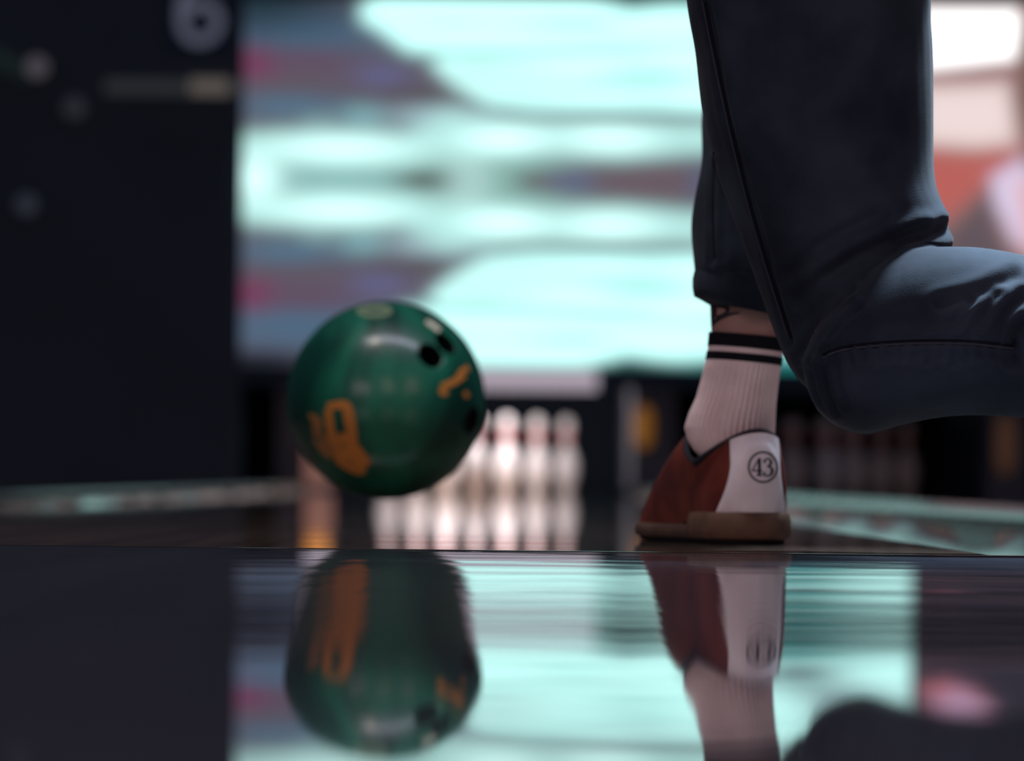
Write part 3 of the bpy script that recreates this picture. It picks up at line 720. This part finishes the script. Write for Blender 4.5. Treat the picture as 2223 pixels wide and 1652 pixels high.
# ------------------------------------------------------------------ shoes
OUT = [(0,0), (.004,.016), (.016,.0285), (.035,.0345), (.065,.036), (.105,.0345), (.145,.037), (.185,.0445), (.215,.0475), (.243,.044), (.264,.033), (.279,.018), (.285,0)]
def outline(n=96):
    half = catmull(OUT, 8); half = [np.array(p) for p in half]
    full = half + [np.array([p[0], -p[1]]) for p in half[-2:0:-1]]
    seg = [0]
    for i in range(len(full)): seg.append(seg[-1] + np.hypot(*(full[(i+1) % len(full)]-full[i])))
    L = seg[-1]; xs_ = [p[0] for p in full]+[full[0][0]]; ys_ = [p[1] for p in full]+[full[0][1]]
    return [(float(np.interp(L*k/n, seg, xs_)), float(np.interp(L*k/n, seg, ys_))) for k in range(n)], L
NO = 96
OL, OLEN = outline(NO)
def shoe(fr, parent, with_number, lean=1.0):
    """fr(s,w,z) -> world; s runs from heel to toe"""
    def col_pt(u):
        t = 2*math.pi*u; s_ = .0605 - .0575*math.cos(t); w_ = .0345*math.sin(t) - lean*.018*((1-math.cos(t))/2)**1.2
        c = math.cos(t)                                  # 1 heel, -1 throat
        z_ = .0690 + (.0255*max(c, 0)**1.3 if c > 0 else .029*(-c)**1.5)
        return s_, w_, z_
    def z0(s_): return .0245 if s_ < .085 else (.0245 - .0105*min(1, (s_-.085)/.05))
    def surf(u, t, off=0):
        k = u*NO; i0 = int(math.floor(k)) % NO; i1 = (i0+1) % NO; fr_ = k-math.floor(k)
        bs = OL[i0][0]*(1-fr_)+OL[i1][0]*fr_; bw = OL[i0][1]*(1-fr_)+OL[i1][1]*fr_
        bs = .004 + bs*.975; bw *= .955
        cs, cw, cz = col_pt(u)
        front = max(0, -math.cos(2*math.pi*u)); zb = z0(bs)
        h = t**(1.25-.12*front); vv = 1-(1-t)**(1.05+.18*front)
        bul = math.sin(math.pi*min(1, t*1.0))*(.0035*(1-front))
        s_ = bs*(1-h)+cs*h; w_ = bw*(1-h)+cw*h; z_ = zb*(1-vv)+cz*vv
        # outward bulge
        d = np.array([bs-.07*(1-front)-.12*front, bw]); d = d/(np.hypot(*d)+1e-9)
        return s_+d[0]*(bul+off), w_+d[1]*(bul+off), z_
    nt_ = 18
    rings = [[Vector(fr(*surf(k/NO, t))) for k in range(NO)] for t in np.linspace(0, 1, nt_)]
    v, f = loft(rings, False); sh = build('shoe', v, f, M_red, parent)
    # lining and padded rim
    rim = []
    for j in range(9):
        a = math.pi*2*j/8
        rim.append([Vector(fr(*(lambda p: (.0605+(p[0]-.0605)*(1-.05-.05*math.cos(a)), p[1]*(1-.06-.06*math.cos(a)), p[2]+.0002+.0026*math.sin(a)))(col_pt(k/NO)))) for k in range(NO)])
    v, f = loft(rim, False); build('collar_rim', v, f, M_navy, sh)
    inn = [[Vector(fr(*surf(k/NO, t_, -.0032))) for k in range(NO)] for t_ in (.995, .85, .65, .45)]
    v, f = loft(inn, False); f.append(tuple(range(3*NO, 4*NO))); build('lining', v, f, M_navy, sh)
    # white heel patch, a second skin over the heel
    us = np.linspace(-1, 1, 33); ts = np.linspace(0.0, .985, 20)
    def half(t): return (.041 - .017*math.sin(min(1, t/.62)*math.pi/2) + .004*max(0, (t-.62)/.38))/OLEN
    def ucol(t): return half(t)*(1+ (t**2)*1.35)
    pv = []; pf = []
    for t in ts:
        hw = ucol(t)
        for a in us:
            e = .0013 if abs(a) < .97 and t > .01 else .0003
            # raised arc near the top of the patch
            uu = a*hw; q = math.hypot(a*1.0, (t-.42)/.50)
            e += .0018*(1 if q < .86 else max(0, 1-(q-.86)/.06)) * (1 if t > .05 else 0)
            pv.append(Vector(fr(*surf((uu-.0038/OLEN) % 1.0, t, e))))
    nu = len(us)
    for j in range(len(ts)-1):
        for k in range(nu-1): pf.append((j*nu+k, j*nu+k+1, (j+1)*nu+k+1, (j+1)*nu+k))
    patch = build('heel_patch', pv, pf, M_white, sh); patch['label'] = 'white leather heel patch'
    # sole, heel block, slide pad
    def slab(name, pts, z_list, mt):
        rg = []
        cx = sum(p[0] for p in pts)/len(pts)
        for z_, g in z_list:
            rg.append([Vector(fr(cx+(p[0]-cx)*(1+g/.12), p[1]*(1+g/.04), z_)) for p in pts])
        v, f = loft(rg); o = build(name, v, f, mt, sh); return o
    slab('sole', OL, [(.0045, -.002), (.0055, 0), (.010, .0008), (.0145, .0006), (.016, -.001)], M_gum)
    heel = [p for p in OL if p[0] <= .098]
    heel = sorted(heel, key=lambda p: math.atan2(p[1], p[0]-.05))
    slab('heel_block', heel, [(.0045, -.0010), (.007, .0018), (.012, .0030), (.020, .0022), (.026, .0006), (.0272, -.002)], M_gum2)
    slab('slide_pad', OL, [(0.0004, -.005), (.001, -.0035), (.0046, -.003)], M_pad)
    # laces across the instep
    for j, t in enumerate((.40, .54, .68, .82)):
        pts_ = [fr(*surf(u % 1.0, t, .0022)) for u in np.linspace(.455, .545, 9)]
        v, f = tube(pts_, .0022, 8); build('lace', v, f, M_navy, sh)
    if with_number:
        cp = caster_for(patch, .0005)
        S = []
        cx, cy = 1656.5, 1014
        ringp = [(cx + 31*math.cos(a), cy + 32.5*math.sin(a)) for a in np.linspace(0, 2*math.pi, 41)]
        S.append(stroke(ringp, [4.2]*41, cp, 2))
        def g(x, y): return (1632 + x*.95, 994.5 + y)
        # 4 : thin diagonal, thin bar, thick upright, foot serif
        S.append(stroke([g(17, 1), g(9, 13), g(1.5, 26)], [3.2, 2.6, 2.6], cp)); S.append(stroke([g(0, 27), g(12, 27.3), g(24, 27.6)], [3.2, 3.2, 3.2], cp))
        S.append(stroke([g(17.5, 0), g(17.5, 18), g(17.5, 36)], [6.4, 6.4, 6.4], cp)); S.append(stroke([g(10.5, 37.5), g(17.5, 37.5), g(24.5, 37.5)], [3, 3, 3], cp))
        # 3 : two bowls with ball terminals
        S.append(stroke([g(29, 10), g(30, 4), g(36, 1.2), g(42, 4), g(44, 10), g(41, 15.5), g(35, 18)], [6.5, 4, 3.2, 5, 6.2, 4.6, 2.6], cp))
        S.append(stroke([g(35, 18), g(43, 20), g(47, 27), g(44, 35), g(37, 38.5), g(30, 37), g(27.5, 31)], [2.6, 4.6, 6.4, 5.4, 3.4, 4, 6.5], cp))
        v, f = merge(S); build('number_print', v, f, M_ink, patch)['label'] = 'number 43 in a ring'
    return sh
fr1 = lambda s_, w_, z_: foot_at + ax*s_ + ay*w_ + Vector((0, 0, z_))
shoe(fr1, person, True)
fr2 = lambda s_, w_, z_: org2 + sdir2*s_ + Vector((0, 1, 0))*w_ + zdir2*z_
shoe(fr2, person, False, 0.0)
